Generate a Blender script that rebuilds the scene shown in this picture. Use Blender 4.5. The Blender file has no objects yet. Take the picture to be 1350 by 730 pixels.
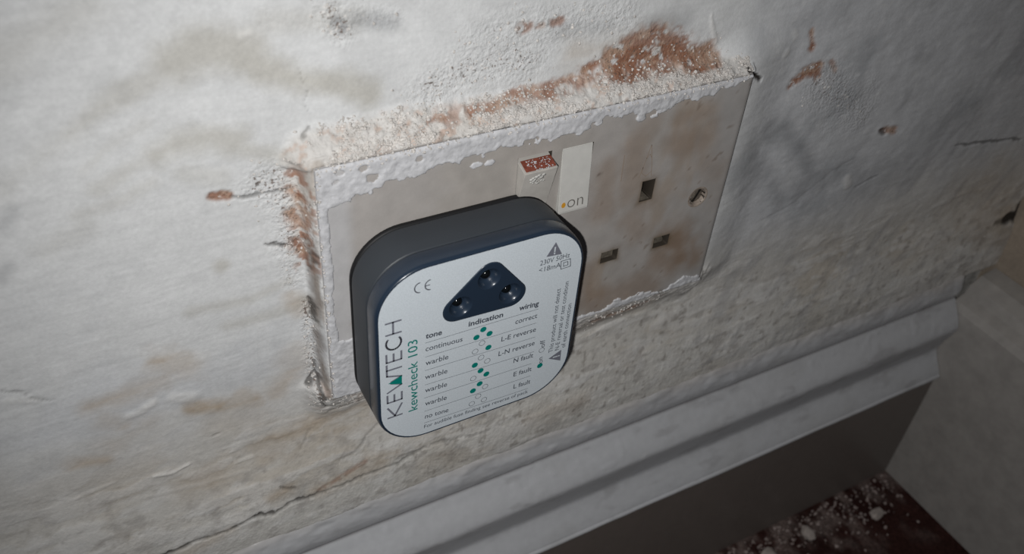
import bpy, bmesh, math, random
import numpy as np
from mathutils import Matrix, Vector

# ---------------------------------------------------------------- camera, world, lamp, exposure
# All design numbers are millimetres: x along the wall, y into the wall, z up, origin at the middle
# of the socket faceplate.  P() turns them into metres with the floor at z = 0.
FLOOR = -254.0
def P(x, y, z): return (x * .001, y * .001, (z - FLOOR) * .001)
scene = bpy.context.scene
C = scene.collection
cam_d = bpy.data.cameras.new('camera'); cam = bpy.data.objects.new('camera', cam_d); C.objects.link(cam)
cam_d.sensor_width = 36.0; cam_d.lens = 1192.8 / 1350 * 36.0
cam_d.clip_start = .005; cam_d.clip_end = 30
R0 = ((0.87770711, -0.47400681, 0.07034035), (-0.25828740, -0.59159985, -0.76373898), (0.40363082, 0.65217111, -0.64168139))
CAM = (-128.854, -190.022, 173.732)
m = Matrix((( R0[0][0], -R0[1][0], -R0[2][0], 0), (R0[0][1], -R0[1][1], -R0[2][1], 0), (R0[0][2], -R0[1][2], -R0[2][2], 0), (0, 0, 0, 1)))
m.translation = Vector(P(*CAM)); cam.matrix_world = m
cam_d.dof.use_dof = True; cam_d.dof.focus_distance = .285; cam_d.dof.aperture_fstop = 16
scene.camera = cam
w = bpy.data.worlds.new('world'); scene.world = w; w.use_nodes = True
w.node_tree.nodes['Background'].inputs[0].default_value = (.78, .85, 1, 1)
w.node_tree.nodes['Background'].inputs[1].default_value = .05
# the phone's flash: a small LED beside and just under the lens
fl_d = bpy.data.lights.new('phone_flash', 'SPOT'); fl = bpy.data.objects.new('phone_flash', fl_d); C.objects.link(fl)
fl_d.energy = 2.65; fl_d.color = (1, .995, .985); fl_d.shadow_soft_size = .0022
fl_d.spot_size = math.radians(108); fl_d.spot_blend = 1.0
fm = Matrix.Rotation(0, 4, 'X') @ m
off = Vector((-12, -14, 0)) * .001
fm.translation = m @ off
aim = Vector(P(*(40, 8, -60))) - fm.translation
fl.matrix_world = Matrix.Translation(fm.translation) @ aim.to_track_quat('-Z', 'Y').to_matrix().to_4x4()
scene.view_settings.view_transform = 'Standard'; scene.view_settings.look = 'None'
scene.view_settings.gamma = 1; scene.view_settings.use_curve_mapping = False
scene.view_settings.exposure = 0.0

# ---------------------------------------------------------------- helpers
random.seed(7)
def hsh(ix, iy, seed):
    n = (ix.astype(np.int64) * 374761393 + iy.astype(np.int64) * 668265263 + seed * 1442695041) & 0xffffffff
    n = ((n ^ (n >> 13)) * 1274126177) & 0xffffffff
    n = (n ^ (n >> 16)) & 0xffffffff
    return n.astype(np.float64) / 4294967295.0
def vnoise(x, z, seed):
    ix = np.floor(x); iz = np.floor(z); fx = x - ix; fz = z - iz
    ux = fx * fx * (3 - 2 * fx); uz = fz * fz * (3 - 2 * fz)
    a = hsh(ix, iz, seed); b = hsh(ix + 1, iz, seed); c = hsh(ix, iz + 1, seed); d = hsh(ix + 1, iz + 1, seed)
    return (a + (b - a) * ux) * (1 - uz) + (c + (d - c) * ux) * uz
def fbm(x, z, size, octaves, seed, gain=.5):               # about -1 .. 1
    v = 0; amp = 1; tot = 0; k = 1 / size
    for o in range(octaves):
        v = v + amp * (vnoise(x * k + o * 17.3, z * k - o * 9.1, seed + o) * 2 - 1); tot += amp; amp *= gain; k *= 2.03
    return v / tot * 1.6
def sst(a, b, v):
    t = np.clip((v - a) / (b - a), 0, 1); return t * t * (3 - 2 * t)
def poly_dist(x, z, pts):
    d = np.full(x.shape, 1e9)
    if len(pts) == 1: return np.hypot(x - pts[0][0], z - pts[0][1])
    for (ax, az), (bx, bz) in zip(pts[:-1], pts[1:]):
        vx, vz = bx - ax, bz - az; L = vx * vx + vz * vz + 1e-9
        t = np.clip(((x - ax) * vx + (z - az) * vz) / L, 0, 1)
        d = np.minimum(d, np.hypot(x - ax - t * vx, z - az - t * vz))
    return d
def marks(x, z, spec, soft, wob, grow=1.0):                # 0..1: how much of a mark covers each point
    out = np.zeros(x.shape)
    for pts, hw, s in spec:
        px = [p[0] for p in pts]; pz = [p[1] for p in pts]; mgn = hw * 3 + 3
        k = np.nonzero((x > min(px) - mgn) & (x < max(px) + mgn) & (z > min(pz) - mgn) & (z < max(pz) + mgn))
        if not len(k[0]): continue
        d = poly_dist(x[k], z[k], pts) / (hw * grow) + wob[k]
        out[k] = np.maximum(out[k], s * (1 - sst(1 - soft, 1 + soft, d)))
    return out
def finish(me, name, material, parent, smooth):
    for mt in (material if isinstance(material, (list, tuple)) else [material]): me.materials.append(mt)
    if smooth: me.polygons.foreach_set('use_smooth', [True] * len(me.polygons))
    o = bpy.data.objects.new(name, me); C.objects.link(o)
    if parent is not None: o.parent = parent; o.matrix_parent_inverse = Matrix.Translation(-parent.location)
    return o
def mesh_np(name, v, f, material, parent=None, smooth=True, col=None):
    me = bpy.data.meshes.new(name); v = np.asarray(v, float); f = np.asarray(f, np.int32)
    vm = v * .001; vm[:, 2] -= FLOOR * .001
    me.vertices.add(len(v)); me.vertices.foreach_set('co', vm.ravel())
    me.loops.add(f.size); me.loops.foreach_set('vertex_index', f.ravel())
    me.polygons.add(len(f)); me.polygons.foreach_set('loop_start', np.arange(len(f), dtype=np.int32) * f.shape[1])
    me.update(calc_edges=True); me.validate()
    if col is not None:
        a = me.color_attributes.new('paint', 'FLOAT_COLOR', 'POINT')
        a.data.foreach_set('color', (np.c_[col, np.ones(len(col))] if col.shape[1] == 3 else col).ravel())
    return finish(me, name, material, parent, smooth)
def mesh_bm(name, bm, material, parent=None, smooth=False):
    bmesh.ops.recalc_face_normals(bm, faces=bm.faces)
    me = bpy.data.meshes.new(name); bm.to_mesh(me); bm.free()
    return finish(me, name, material, parent, smooth)
def grid_faces(nx, nz, keep=None):
    i = np.arange(nx - 1)[:, None] * nz + np.arange(nz - 1)[None, :]
    f = np.stack([i, i + nz, i + nz + 1, i + 1], -1)
    return f.reshape(-1, 4) if keep is None else f[keep]
def loft(bm, loops, cap0=True, cap1=True):                 # loops of P-points, equal counts
    vs = [[bm.verts.new(p) for p in lp] for lp in loops]
    n = len(vs[0])
    for a, b in zip(vs[:-1], vs[1:]):
        for i in range(n): bm.faces.new((a[i], a[(i + 1) % n], b[(i + 1) % n], b[i]))
    if cap0: bm.faces.new(vs[0][::-1])
    if cap1: bm.faces.new(vs[-1])
    return vs
def rrect(cx, cz, wd, ht, r, n=12):
    out = []
    for sx, sz, a0 in ((1, 1, 0), (-1, 1, 90), (-1, -1, 180), (1, -1, 270)):
        for k in range(n + 1):
            a = math.radians(a0 + 90 * k / n)
            out.append((cx + sx * (wd / 2 - r) + r * math.cos(a), cz + sz * (ht / 2 - r) + r * math.sin(a)))
    return out
def box(bm, x0, x1, y0, y1, z0, z1):
    c = [(x0, z0), (x1, z0), (x1, z1), (x0, z1)]
    loft(bm, [[P(x, y0, z) for x, z in c], [P(x, y1, z) for x, z in c]])
def subtract(o, cutters):
    for c in cutters:
        md = o.modifiers.new('cut', 'BOOLEAN'); md.operation = 'DIFFERENCE'; md.object = c; md.solver = 'EXACT'
    dg = bpy.context.evaluated_depsgraph_get(); dg.update()
    me = bpy.data.meshes.new_from_object(o.evaluated_get(dg))
    o.modifiers.clear(); old = o.data; o.data = me; me.name = old.name; bpy.data.meshes.remove(old)
    for c in cutters: bpy.data.objects.remove(c)
def thing(name, label, cat, loc, group=None):
    o = bpy.data.objects.new(name, None); C.objects.link(o); o.location = P(*loc); o.empty_display_size = .01
    o['label'] = label; o['category'] = cat
    if group: o['group'] = group
    return o
def structure(o, label=None):
    o['kind'] = 'structure'
    if label: o['label'] = label
    return o

def mat(name, col, rough=.6, bump=None, speck=None, spec=.4, attr=False, metal=0.0, coat=0.0):
    """principled; bump = list of (scale per metre, strength, distance); speck = (scale, amount)"""
    mt = bpy.data.materials.new(name); mt.use_nodes = True; nt = mt.node_tree; N = nt.nodes; L = nt.links
    b = N['Principled BSDF']; b.inputs['Roughness'].default_value = rough; b.inputs['Metallic'].default_value = metal
    b.inputs['Specular IOR Level'].default_value = spec; b.inputs['Coat Weight'].default_value = coat
    tc = N.new('ShaderNodeTexCoord')
    src = None
    if attr:
        a = N.new('ShaderNodeAttribute'); a.attribute_name = 'paint'; src = a.outputs['Color']
    else:
        rgb = N.new('ShaderNodeRGB'); rgb.outputs[0].default_value = (*col, 1); src = rgb.outputs[0]
    for sc, am in (speck or []):
        n = N.new('ShaderNodeTexNoise'); n.inputs['Scale'].default_value = sc; n.inputs['Detail'].default_value = 5; n.inputs['Roughness'].default_value = .6
        L.new(tc.outputs['Object'], n.inputs['Vector'])
        mr = N.new('ShaderNodeMapRange'); mr.inputs['From Min'].default_value = .3; mr.inputs['From Max'].default_value = .7
        mr.inputs['To Min'].default_value = 1 - am; mr.inputs['To Max'].default_value = 1 + am
        L.new(n.outputs[0], mr.inputs['Value'])
        mx = N.new('ShaderNodeMix'); mx.data_type = 'RGBA'; mx.blend_type = 'MULTIPLY'; mx.inputs['Factor'].default_value = 1
        L.new(src, mx.inputs[6]); L.new(mr.outputs[0], mx.inputs[7]); src = mx.outputs[2]
    L.new(src, b.inputs['Base Color'])
    prev = None
    for sc, st, dist in (bump or []):
        n = N.new('ShaderNodeTexNoise'); n.inputs['Scale'].default_value = sc; n.inputs['Detail'].default_value = 4
        L.new(tc.outputs['Object'], n.inputs['Vector'])
        bp = N.new('ShaderNodeBump'); bp.inputs['Strength'].default_value = st; bp.inputs['Distance'].default_value = dist
        L.new(n.outputs[0], bp.inputs['Height'])
        if prev: L.new(prev, bp.inputs['Normal'])
        prev = bp.outputs['Normal']
    if prev: L.new(prev, b.inputs['Normal'])
    return mt
M = {}
M['plaster'] = mat('old_painted_plaster', None, .62, [(260, .10, .0005), (800, .22, .0003), (2400, .3, .00015)], [(900, .06), (60, .04)], .25, attr=True)
def add_flecks(mt):                                         # the paint's fourth channel says how crumbly and flecked a spot is
    nt = mt.node_tree; N = nt.nodes; L = nt.links; b = N['Principled BSDF']
    at = [n for n in N if n.type == 'ATTRIBUTE'][0]; tc = [n for n in N if n.type == 'TEX_COORD'][0]
    src = b.inputs['Base Color'].links[0].from_socket
    for sc, hi, lo, colr, f in ((620, .86, .56, (.74, .71, .68, 1), .7), (1150, .84, .55, (.17, .13, .11, 1), .85), (420, .86, .64, (.10, .08, .07, 1), .9)):
        n = N.new('ShaderNodeTexNoise'); n.inputs['Scale'].default_value = sc; n.inputs['Detail'].default_value = 3; L.new(tc.outputs['Object'], n.inputs['Vector'])
        mr = N.new('ShaderNodeMapRange'); mr.inputs['To Min'].default_value = hi; mr.inputs['To Max'].default_value = lo; L.new(at.outputs['Alpha'], mr.inputs['Value'])
        su = N.new('ShaderNodeMath'); su.operation = 'SUBTRACT'; L.new(n.outputs[0], su.inputs[0]); L.new(mr.outputs[0], su.inputs[1])
        mu = N.new('ShaderNodeMath'); mu.operation = 'MULTIPLY'; mu.use_clamp = True; mu.inputs[1].default_value = 16; L.new(su.outputs[0], mu.inputs[0])
        m2 = N.new('ShaderNodeMath'); m2.operation = 'MULTIPLY'; m2.inputs[1].default_value = f; L.new(mu.outputs[0], m2.inputs[0])
        mx = N.new('ShaderNodeMix'); mx.data_type = 'RGBA'; mx.inputs[7].default_value = colr
        L.new(m2.outputs[0], mx.inputs['Factor']); L.new(src, mx.inputs[6]); src = mx.outputs[2]
    L.new(src, b.inputs['Base Color'])
    n = N.new('ShaderNodeTexNoise'); n.inputs['Scale'].default_value = 900; n.inputs['Detail'].default_value = 3; L.new(tc.outputs['Object'], n.inputs['Vector'])
    bp = N.new('ShaderNodeBump'); bp.inputs['Distance'].default_value = .0008; L.new(at.outputs['Alpha'], bp.inputs['Strength']); L.new(n.outputs[0], bp.inputs['Height'])
    L.new(b.inputs['Normal'].links[0].from_socket, bp.inputs['Normal']); L.new(bp.outputs['Normal'], b.inputs['Normal'])
add_flecks(M['plaster'])
M['crumb'] = mat('plaster_crumb', (.56, .53, .50), .7, [(1500, .4, .0003)], [(420, .30)], .2)
M['plate'] = mat('grimy_thermoset_plate', None, .5, [(500, .15, .0001)], [(140, .05), (1500, .03)], .3, attr=True)
M['crust'] = mat('flaky_white_paint', (.53, .53, .545), .6, [(700, .35, .0004), (2000, .4, .0002)], [(500, .13), (130, .08)], .3)
M['rocker'] = mat('aged_white_rocker', (.50, .475, .44), .4, [(400, .12, .0001)], [(250, .08)], .35)
M['rocker_pale'] = mat('pale_cream_rocker', (.56, .55, .52), .38, None, [(250, .05)], .35)  # a paler cream, for the right rocker and the paint blob
M['red'] = mat('dull_red_flag', (.20, .055, .035), .5, [(900, .3, .0002)], [(900, .4)], .3)
M['hole'] = mat('black_slot_inside', (.012, .010, .008), .7)
M['shutter'] = mat('dirty_shutter', (.11, .095, .075), .6, None, [(600, .4)])
M['grime'] = mat('brown_grime', (.09, .065, .045), .7, None, [(900, .5)])
M['screw'] = mat('tarnished_screw', (.20, .17, .14), .5, [(900, .4, .0002)], [(700, .5)], .4, metal=.5)
M['amber'] = mat('amber_dot', (.62, .30, .03), .5)
M['print_dark'] = mat('faded_grey_print', (.13, .12, .11), .6)
M['cover'] = mat('black_back_cover', (.006, .006, .007), .6)
M['case'] = mat('charcoal_plastic_case', (.034, .040, .048), .48, [(2500, .25, .00008)], None, .45)
M['bezel'] = mat('navy_plastic_bezel', (.018, .030, .050), .25, [(2500, .06, .00005)], None, .5)
M['label'] = mat('silver_label', (.59, .64, .68), .42, [(3000, .05, .00004)], [(2600, .10)], .4)
M['ink'] = mat('slate_print', (.06, .07, .09), .6)
M['brand_ink'] = mat('slate_brand_print', (.16, .165, .20), .6)
M['teal'] = mat('teal_print', (.0, .19, .16), .5)
M['lamp'] = mat('black_lamp_lens', (.004, .005, .006), .08, None, None, .6)
M['skirting'] = mat('greyed_gloss_paint', None, .38, [(150, .2, .0005), (900, .15, .0002)], [(300, .04)], .4, attr=True)
M['carpet'] = mat('dark_red_carpet', None, .95, [(900, .8, .002)], [(500, .4), (40, .3)], .1, attr=True)
M['sidewall'] = mat('brown_grey_side_wall', (.30, .25, .20), .7, [(200, .3, .0008)], [(50, .15), (500, .1)], .2)
M['board'] = mat('dull_grey_board', (.33, .31, .29), .5, [(200, .2, .0005)], [(120, .12)], .3)
M['rubble'] = mat('broken_plaster', (.40, .35, .32), .85, [(700, .5, .0006)], [(500, .2)], .2)
M['dust'] = mat('plaster_dust', (.33, .27, .25), .95, [(900, .6, .0006)], [(300, .3)], .1)

# ---------------------------------------------------------------- marks on the wall: (points mm, half width mm, strength)
SMEAR = [([[-126.2,60.6],[-117.0,66.4],[-106.3,71.0],[-95.7,74.7]],2.78,0.6),([[-101.7,73.9],[-95.5,76.0],[-88.7,75.2],[-84.5,73.7]],4.63,0.9),([[-86.4,73.1],[-80.6,68.7],[-71.6,64.4],[-62.0,61.1],[-55.0,57.0]],3.36,0.95),([[-108.9,51.5],[-102.4,53.5],[-95.2,53.6],[-90.0,51.3]],3.28,0.8),([[-91.9,50.7],[-84.8,46.8],[-76.3,43.2]],2.06,0.65),([[-123.0,45.4],[-114.5,49.6],[-109.9,50.7]],2.25,0.45),([[-110.0,60.0],[-117.3,56.6],[-125.0,51.2]],1.81,0.3),([[-103.7,45.2],[-95.0,41.8]],2.01,0.35),([[-79.3,80.4],[-68.5,79.2],[-57.2,78.0]],2.62,0.4),([[-129.3,39.4],[-118.7,40.9],[-111.0,44.4]],1.72,0.35),([[-142.7,50.6],[-133.5,56.4],[-122.7,61.8]],3.79,0.3),([[-134.7,80.7],[-125.0,85.0],[-115.2,89.3]],4.6,0.35),([[-108.7,1.3],[-92.2,-0.5],[-81.0,2.7]],1.69,0.5),([[-99.6,-7.9],[-86.5,-8.4],[-77.2,-5.9]],2.02,0.5),([[-98.3,14.0]],1.82,0.8),([[-137.8,31.7],[-128.4,35.7]],3.05,0.25)]
BROWN = [([[-119.6,-13.9],[-113.1,-18.2]],4.88,0.8),([[-139.5,-23.4],[-131.4,-22.5],[-119.9,-21.5]],4.11,0.65),([[-113.6,-35.7],[-104.0,-39.3],[-96.0,-40.6]],2.45,0.9),([[-99.1,-37.4],[-93.9,-43.3]],2.23,0.8),([[-94.8,-63.1],[-85.8,-61.9],[-74.1,-60.1]],4.29,0.8),([[-95.4,-68.6],[-90.0,-65.6]],3.07,0.7),([[-71.4,-59.5],[-60.7,-58.9]],3.16,0.7),([[-148.0,-43.9],[-140.3,-46.3]],2.55,0.7),([[-118.7,-69.4],[-110.4,-70.2]],5.33,0.6),([[-89.0,-42.1],[-83.6,-35.9],[-80.4,-27.2]],3.93,0.5),([[-104.7,-45.2],[-95.6,-47.8]],5.08,0.4),([[-136.8,-29.5],[-132.8,-34.8]],3.22,0.6),([[-80.7,-3.8],[-77.8,-9.3]],2.57,0.8),([[-125.7,-36.6],[-137.1,-41.0]],5.12,0.3),([[-80.2,-91.4],[-70.4,-90.4],[-56.0,-89.6]],3.11,0.8),([[-61.6,-84.5],[-50.0,-86.3]],2.44,0.5),([[-38.0,-97.0],[-12.2,-101.5]],3.84,0.35),([[4.1,-93.7],[28.5,-94.0]],4.88,0.35),([[22.8,-52.2],[36.3,-52.3],[53.9,-53.3]],3.76,0.7),([[-126.8,-97.9],[-111.2,-94.7]],2.56,0.5),([[-96.0,-86.6],[-90.6,-85.5]],3.26,0.7),([[-74.5,-67.6],[-55.5,-69.2]],3.26,0.5),([[-79.2,-59.5],[-87.9,-70.6]],2.48,0.4),([[249.3,-59.5],[304.4,-96.6]],17.36,0.5),([[333.0,-155.3],[373.5,-195.5]],22.97,0.6),([[-75.7,41.8],[-76.0,13.0]],3.19,0.5),([[-39.3,45.1],[-20.8,47.1]],2.37,0.6),([[-43.8,44.9],[-32.4,44.8]],1.4,0.6),([[37.3,57.0],[7.7,58.4]],4.62,0.4)]
RUST = [([[-21.1,47.5],[-11.5,49.1],[-1.6,48.9],[9.9,49.8]],1.73,0.85),([[12.2,51.8],[18.4,54.4],[26.2,55.9]],3.09,1.0),([[18.9,51.4],[29.5,52.4],[40.7,52.4],[57.8,48.7]],3.79,1.0),([[25.9,57.4],[36.7,58.0],[47.6,53.8]],3.19,0.9),([[46.5,52.4],[61.0,47.9]],1.97,0.9),([[16.6,49.1],[33.0,48.8],[44.5,48.5]],1.62,0.8),([[-10.8,68.4],[-8.5,68.5]],1.37,0.75),([[-0.1,68.5],[1.6,68.7]],1.17,0.75),([[-5.6,68.0],[-4.2,68.2]],0.69,0.6),([[-97.4,36.7],[-93.7,35.7]],1.04,0.95),([[-77.1,32.9],[-75.8,30.8]],1.56,1.0),([[-78.3,25.8],[-75.9,21.3]],2.07,0.9),([[-77.6,16.5],[-76.3,12.1]],1.43,0.9),([[-75.7,29.3],[-74.8,24.8]],1.14,0.8),([[-37.3,48.5],[-34.3,47.1]],0.93,0.7),([[-46.2,48.0],[-45.1,48.3]],0.9,0.7),([[-28.1,47.7],[-23.4,48.0]],0.95,0.7),([[102.4,49.2],[104.7,43.3]],1.58,1.0),([[100.7,30.7],[104.7,34.0],[109.7,34.8]],2.32,1.0),([[110.1,33.9],[112.1,30.6]],1.34,0.9),([[159.2,-1.1],[166.1,-3.0]],2.03,0.9),([[116.2,36.5],[119.8,32.1]],1.01,0.6),([[28.9,-50.3],[53.2,-51.5]],1.51,0.7),([[-61.9,-85.9],[-79.0,-91.5]],1.03,0.5),([[21.5,51.9],[8.8,48.3]],1.3,0.8)]
SPECK = [([[-37.2,55.1],[-26.0,58.6],[-7.2,58.6]],7.36,0.9),([[-21.8,65.6],[1.6,67.4],[21.9,66.5]],7.07,0.7),([[-83.1,37.8],[-77.9,29.1],[-79.2,14.0]],5.86,1.0),([[-80.5,11.7],[-79.1,2.9]],3.65,0.8),([[-64.1,80.5],[-61.5,76.2]],3.8,1.0),([[-63.2,81.3],[-47.8,77.0]],2.71,0.6),([[114.5,28.4],[127.3,19.8],[143.1,10.1]],7.21,0.85),([[117.8,33.7],[123.8,23.6]],2.77,0.8),([[141.1,23.3],[142.7,19.9]],4.41,0.5),([[-76.5,-6.8],[-76.7,-32.1],[-76.2,-46.2]],1.95,1.0),([[16.8,49.5],[32.8,51.6],[57.0,47.3]],6.8,0.5),([[-67.5,43.3],[-39.3,46.3],[-20.8,47.1]],4.6,0.6),([[-80.2,82.9],[-65.3,76.8]],2.76,0.25),([[-61.8,-88.7],[7.6,-95.4],[65.6,-92.3]],9.91,0.25),([[112.6,28.8],[126.7,7.2]],4.99,0.4),([[-72.6,68.2],[-68.3,61.2]],0.79,0.3)]
DARK = [([[93.8,13.9],[101.3,7.5]],4.2,0.5),([[101.5,12.2],[114.7,1.1],[123.1,-11.2]],3.33,0.6),([[89.4,5.4],[101.3,-9.1],[110.8,-20.3]],4.45,0.45),([[94.4,1.0],[86.5,9.3]],4.91,0.35),([[115.1,-16.1],[147.9,-17.4]],5.62,0.3),([[155.4,-24.8],[182.5,-26.1]],8.74,0.3),([[186.2,-6.6],[207.8,-4.0]],10.85,0.25),([[97.2,53.3],[116.8,55.7]],4.35,0.2),([[34.2,61.8],[45.5,61.3]],3.16,0.35),([[2.4,65.7],[17.7,64.4]],2.43,0.3),([[-37.7,-81.0],[-18.1,-104.1]],2.25,0.2),([[-145.3,40.7],[-142.0,44.1]],2.14,0.3),([[-148.9,27.1],[-146.5,29.8]],1.88,0.3),([[-57.2,78.0],[-47.4,75.5]],1.98,0.45),([[-62.0,78.2],[-60.8,76.4]],1.35,0.6)]
CRACK = [([[-158.2,-7.6],[-154.4,-10.0],[-152.9,-13.6],[-150.4,-16.0],[-147.4,-17.0]],0.29,0.35),([[-93.3,35.6],[-88.6,34.3],[-83.7,33.5],[-78.7,33.3]],0.39,0.6),([[-135.1,-95.6],[-127.8,-95.6],[-121.4,-94.1],[-110.1,-94.7],[-100.7,-92.6]],0.64,0.9),([[-100.7,-92.6],[-95.7,-95.6],[-88.7,-92.4],[-81.9,-92.9]],0.67,0.8),([[-81.9,-92.9],[-65.0,-92.8],[-50.3,-92.1],[-39.8,-88.9]],0.49,0.5),([[71.7,43.1],[75.6,40.7],[81.2,37.2]],0.73,1.0),([[212.7,-19.9],[232.2,-23.7],[260.9,-27.9]],0.68,0.6),([[279.5,-77.7],[287.0,-79.4]],2.63,1.0),([[288.9,-73.3],[294.9,-78.8]],3.52,1.0),([[271.8,-77.4],[276.0,-78.6]],1.44,0.6),([[106.3,-30.4],[117.7,-27.0],[124.4,-23.8],[137.4,-15.6],[147.9,-12.2]],0.48,0.12),([[-84.9,17.7],[-79.9,15.1]],0.61,0.8),([[-74.1,14.1],[-74.4,4.5]],0.32,0.5),([[-75.8,-5.1],[-75.2,-12.9]],0.57,0.7),([[-75.6,-32.0],[-75.9,-45.8],[-73.7,-51.2]],0.71,0.7),([[-78.7,-40.3],[-77.4,-38.8]],0.72,0.8),([[-71.1,67.1],[-70.6,55.5]],0.16,0.3),([[-73.3,49.5],[-71.1,51.2]],0.42,0.5),([[-109.5,-50.5],[-107.4,-50.4]],0.34,0.5),([[-91.9,-84.1],[-88.2,-87.1]],0.52,0.5),([[-85.0,-71.5],[-82.7,-68.0],[-79.6,-61.8]],0.25,0.2),([[-72.6,-54.7],[-55.3,-55.2]],0.5,0.4),([[-71.5,-80.8],[-64.4,-78.3],[-55.7,-70.5]],0.33,0.3),([[158.9,-0.4],[161.9,-3.1]],1.21,0.8),([[-50.3,-89.9],[-32.1,-88.5],[-13.0,-91.6]],0.44,0.35),([[155.0,-27.6],[167.0,-25.0]],0.43,0.3)]
RIDGE = [([[56.1,62.0],[57.9,57.3],[60.5,52.4]],0.61,0.6),([[-128.7,-59.9],[-123.7,-61.2],[-118.5,-60.0]],0.56,0.8),([[-105.0,-66.1],[-98.9,-66.3]],0.6,0.6),([[-125.6,-30.0],[-124.0,-29.2]],1.26,0.8),([[-131.0,-31.3],[-126.8,-31.1]],1.0,0.5),([[-118.0,-29.3],[-112.9,-31.1]],1.54,0.6),([[53.3,-41.6],[63.5,-47.8]],1.91,0.6),([[54.1,-54.1],[56.9,-50.5]],2.33,0.5),([[64.3,-68.0],[71.5,-66.6]],2.06,0.4),([[70.4,-54.1],[75.0,-49.8]],2.4,0.5),([[30.8,-61.2],[48.0,-59.8]],1.16,0.5),([[81.0,-44.0],[81.1,-51.9]],1.2,0.5),([[-157.5,-11.9],[-152.0,-15.1]],0.88,0.3),([[94.1,50.3],[95.3,48.8]],1.23,0.4),([[91.8,42.5],[93.1,43.7]],1.25,0.5),([[147.8,-21.5],[150.0,-24.7]],1.68,0.7),([[-135.7,-67.4],[-117.6,-70.0],[-100.7,-71.6]],0.59,0.35),([[-125.6,-90.0],[-105.7,-91.6]],1.26,0.3),([[-116.2,-76.9],[-101.6,-79.2]],1.54,0.3),([[20.7,-61.1],[55.4,-60.6]],0.96,0.35),([[-151.2,-58.2],[-140.3,-57.1]],0.66,0.4),([[-83.3,78.7],[-85.1,78.1]],0.89,0.4)]
LEFTRUST = [([[-76.1,37.2],[-76.0,23.5],[-75.7,8.8]],3.47,1.0),([[-77.4,33.9],[-79.0,28.2]],1.78,0.7),([[-39.3,47.5],[-25.6,48.1]],1.87,0.7),([[-65.6,39.3],[-52.6,43.3]],1.57,0.3)]


PLX, PLZ = 73.0, 43.0                                       # half size of the socket faceplate

# ---------------------------------------------------------------- wall
def axis(*segs):
    out = []
    for a, b, s in segs:
        n = max(1, int(round((b - a) / s))); out += list(np.linspace(a, b, n, endpoint=False))
    return np.array(out + [segs[-1][1]])
xs = axis((-700, -230, 25), (-230, -100, .8), (-100, 95, .45), (95, 292, .9))
zs = axis((FLOOR, -126, 16), (-126, -62, .7), (-62, 98, .45), (98, 132, .8), (132, 560, 25))
X, Z = np.meshgrid(xs, zs, indexing='ij')
n_big = fbm(X, Z, 70, 3, 1); n_mid = fbm(X, Z, 14, 4, 11); n_fine = fbm(X, Z, 3.2, 4, 21, .6); n_tiny = fbm(X, Z, 1.3, 2, 31)
n_str = fbm(X * .25 + Z * .02, Z * 1.0 - X * .05, 5, 4, 41)  # horizontal trowel streaks
n_b2 = fbm(X, Z, 26, 4, 51)
n_str2 = fbm(X * .12 + Z * .01, Z, 1.6, 3, 45)             # brush marks
n_c1 = fbm(X, Z, 1.7, 3, 61, .65); n_c2 = fbm(X, Z, 1.9, 3, 65, .65)
H = 8 + .45 * n_big + .09 * n_mid + .05 * n_str + .045 * n_str2
# lower left: rough old plaster, dragged along the skirting
low = sst(-26, -62, Z + 5 * n_mid)
H -= low * (.20 * n_mid + .16 * n_str + .06 * n_fine + .08 * n_str2)
flake = sst(.12, .2, n_str + .5 * n_mid - .12) * low        # skins of filler with their own edges
H -= flake * .10
pitted = sst(-72, -84, Z + 4 * n_mid)
H -= pitted * (.07 * n_c1 + .05 * n_c2)
H -= sst(-56, -104, Z) * 4.6                                # the plaster runs out to meet the skirting
# ledges round the faceplate: crumbly plaster over its top, thin fillets at the sides, thick one below
ox = np.maximum(np.abs(X) - PLX, 0); oz = np.maximum(np.abs(Z) - PLZ, 0)
up = Z - PLZ; wtop = (9.0 + 1.5 * n_b2 + .8 * n_mid) * np.interp(X, [-73, 20, 73], [1.05, 1, .5])
L_top = 7.3 * (1 - sst(0, 1, np.hypot(np.where(up > 0, up / wtop, -up / 5), np.maximum(ox + 1.2 * n_fine * (ox > 0), 0) / np.where(X < 0, 7.5, 5.0))))
L_left = 6.8 * (1 - sst(0, 1, np.hypot(np.where(X < -PLX, (-PLX - X) / (3.0 + .3 * n_b2), (X + PLX) / 5), oz / 5)))
L_right = 4.5 * (1 - sst(0, 1, np.hypot(np.where(X > PLX, (X - PLX) / 26, (PLX - X) / 16), oz / 14)))
dn_ = -PLZ - Z; L_bot = 6.7 * (1 - sst(0, 1, np.hypot(np.where(dn_ > 0, dn_ / (17 + 2 * n_b2), -dn_ / 6), ox / 10)))
Lall = np.maximum(np.maximum(L_top, L_left), np.maximum(L_right, L_bot))
H -= Lall
XN = X + L_left; ZN = Z - L_top + L_bot                      # distance measured along the sloping ledges, so grain does not stretch there
n_c1 = fbm(XN, ZN, 1.7, 3, 61, .65); n_c2 = fbm(XN, ZN, 1.9, 3, 65, .65); n_fine = fbm(XN, ZN, 3.2, 4, 21, .6); n_tiny = fbm(XN, ZN, 1.3, 2, 31)
H -= .45 * np.clip(L_bot / 3, 0, 1) * (fbm(XN, ZN, 7, 4, 67) + .5 * n_fine)
c_top = np.clip(L_top / 1.5, 0, 1) * sst(17, 5, up) * (up > -.5) * (X < PLX)
c_bot = .5 * np.clip(L_bot / 3, 0, 1); c_left = .10 * np.clip(L_left / 3, 0, 1)
crumb = np.clip(c_top + c_bot + c_left, 0, 1)
H -= crumb * .45 * n_c1
ZD = c_top * .55 * n_c2; XD = c_left * .5 * n_c2            # crumbs stand out square to the sloping ledge
speckzone = marks(X, Z, SPECK, .95, .3 * n_mid)
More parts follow.
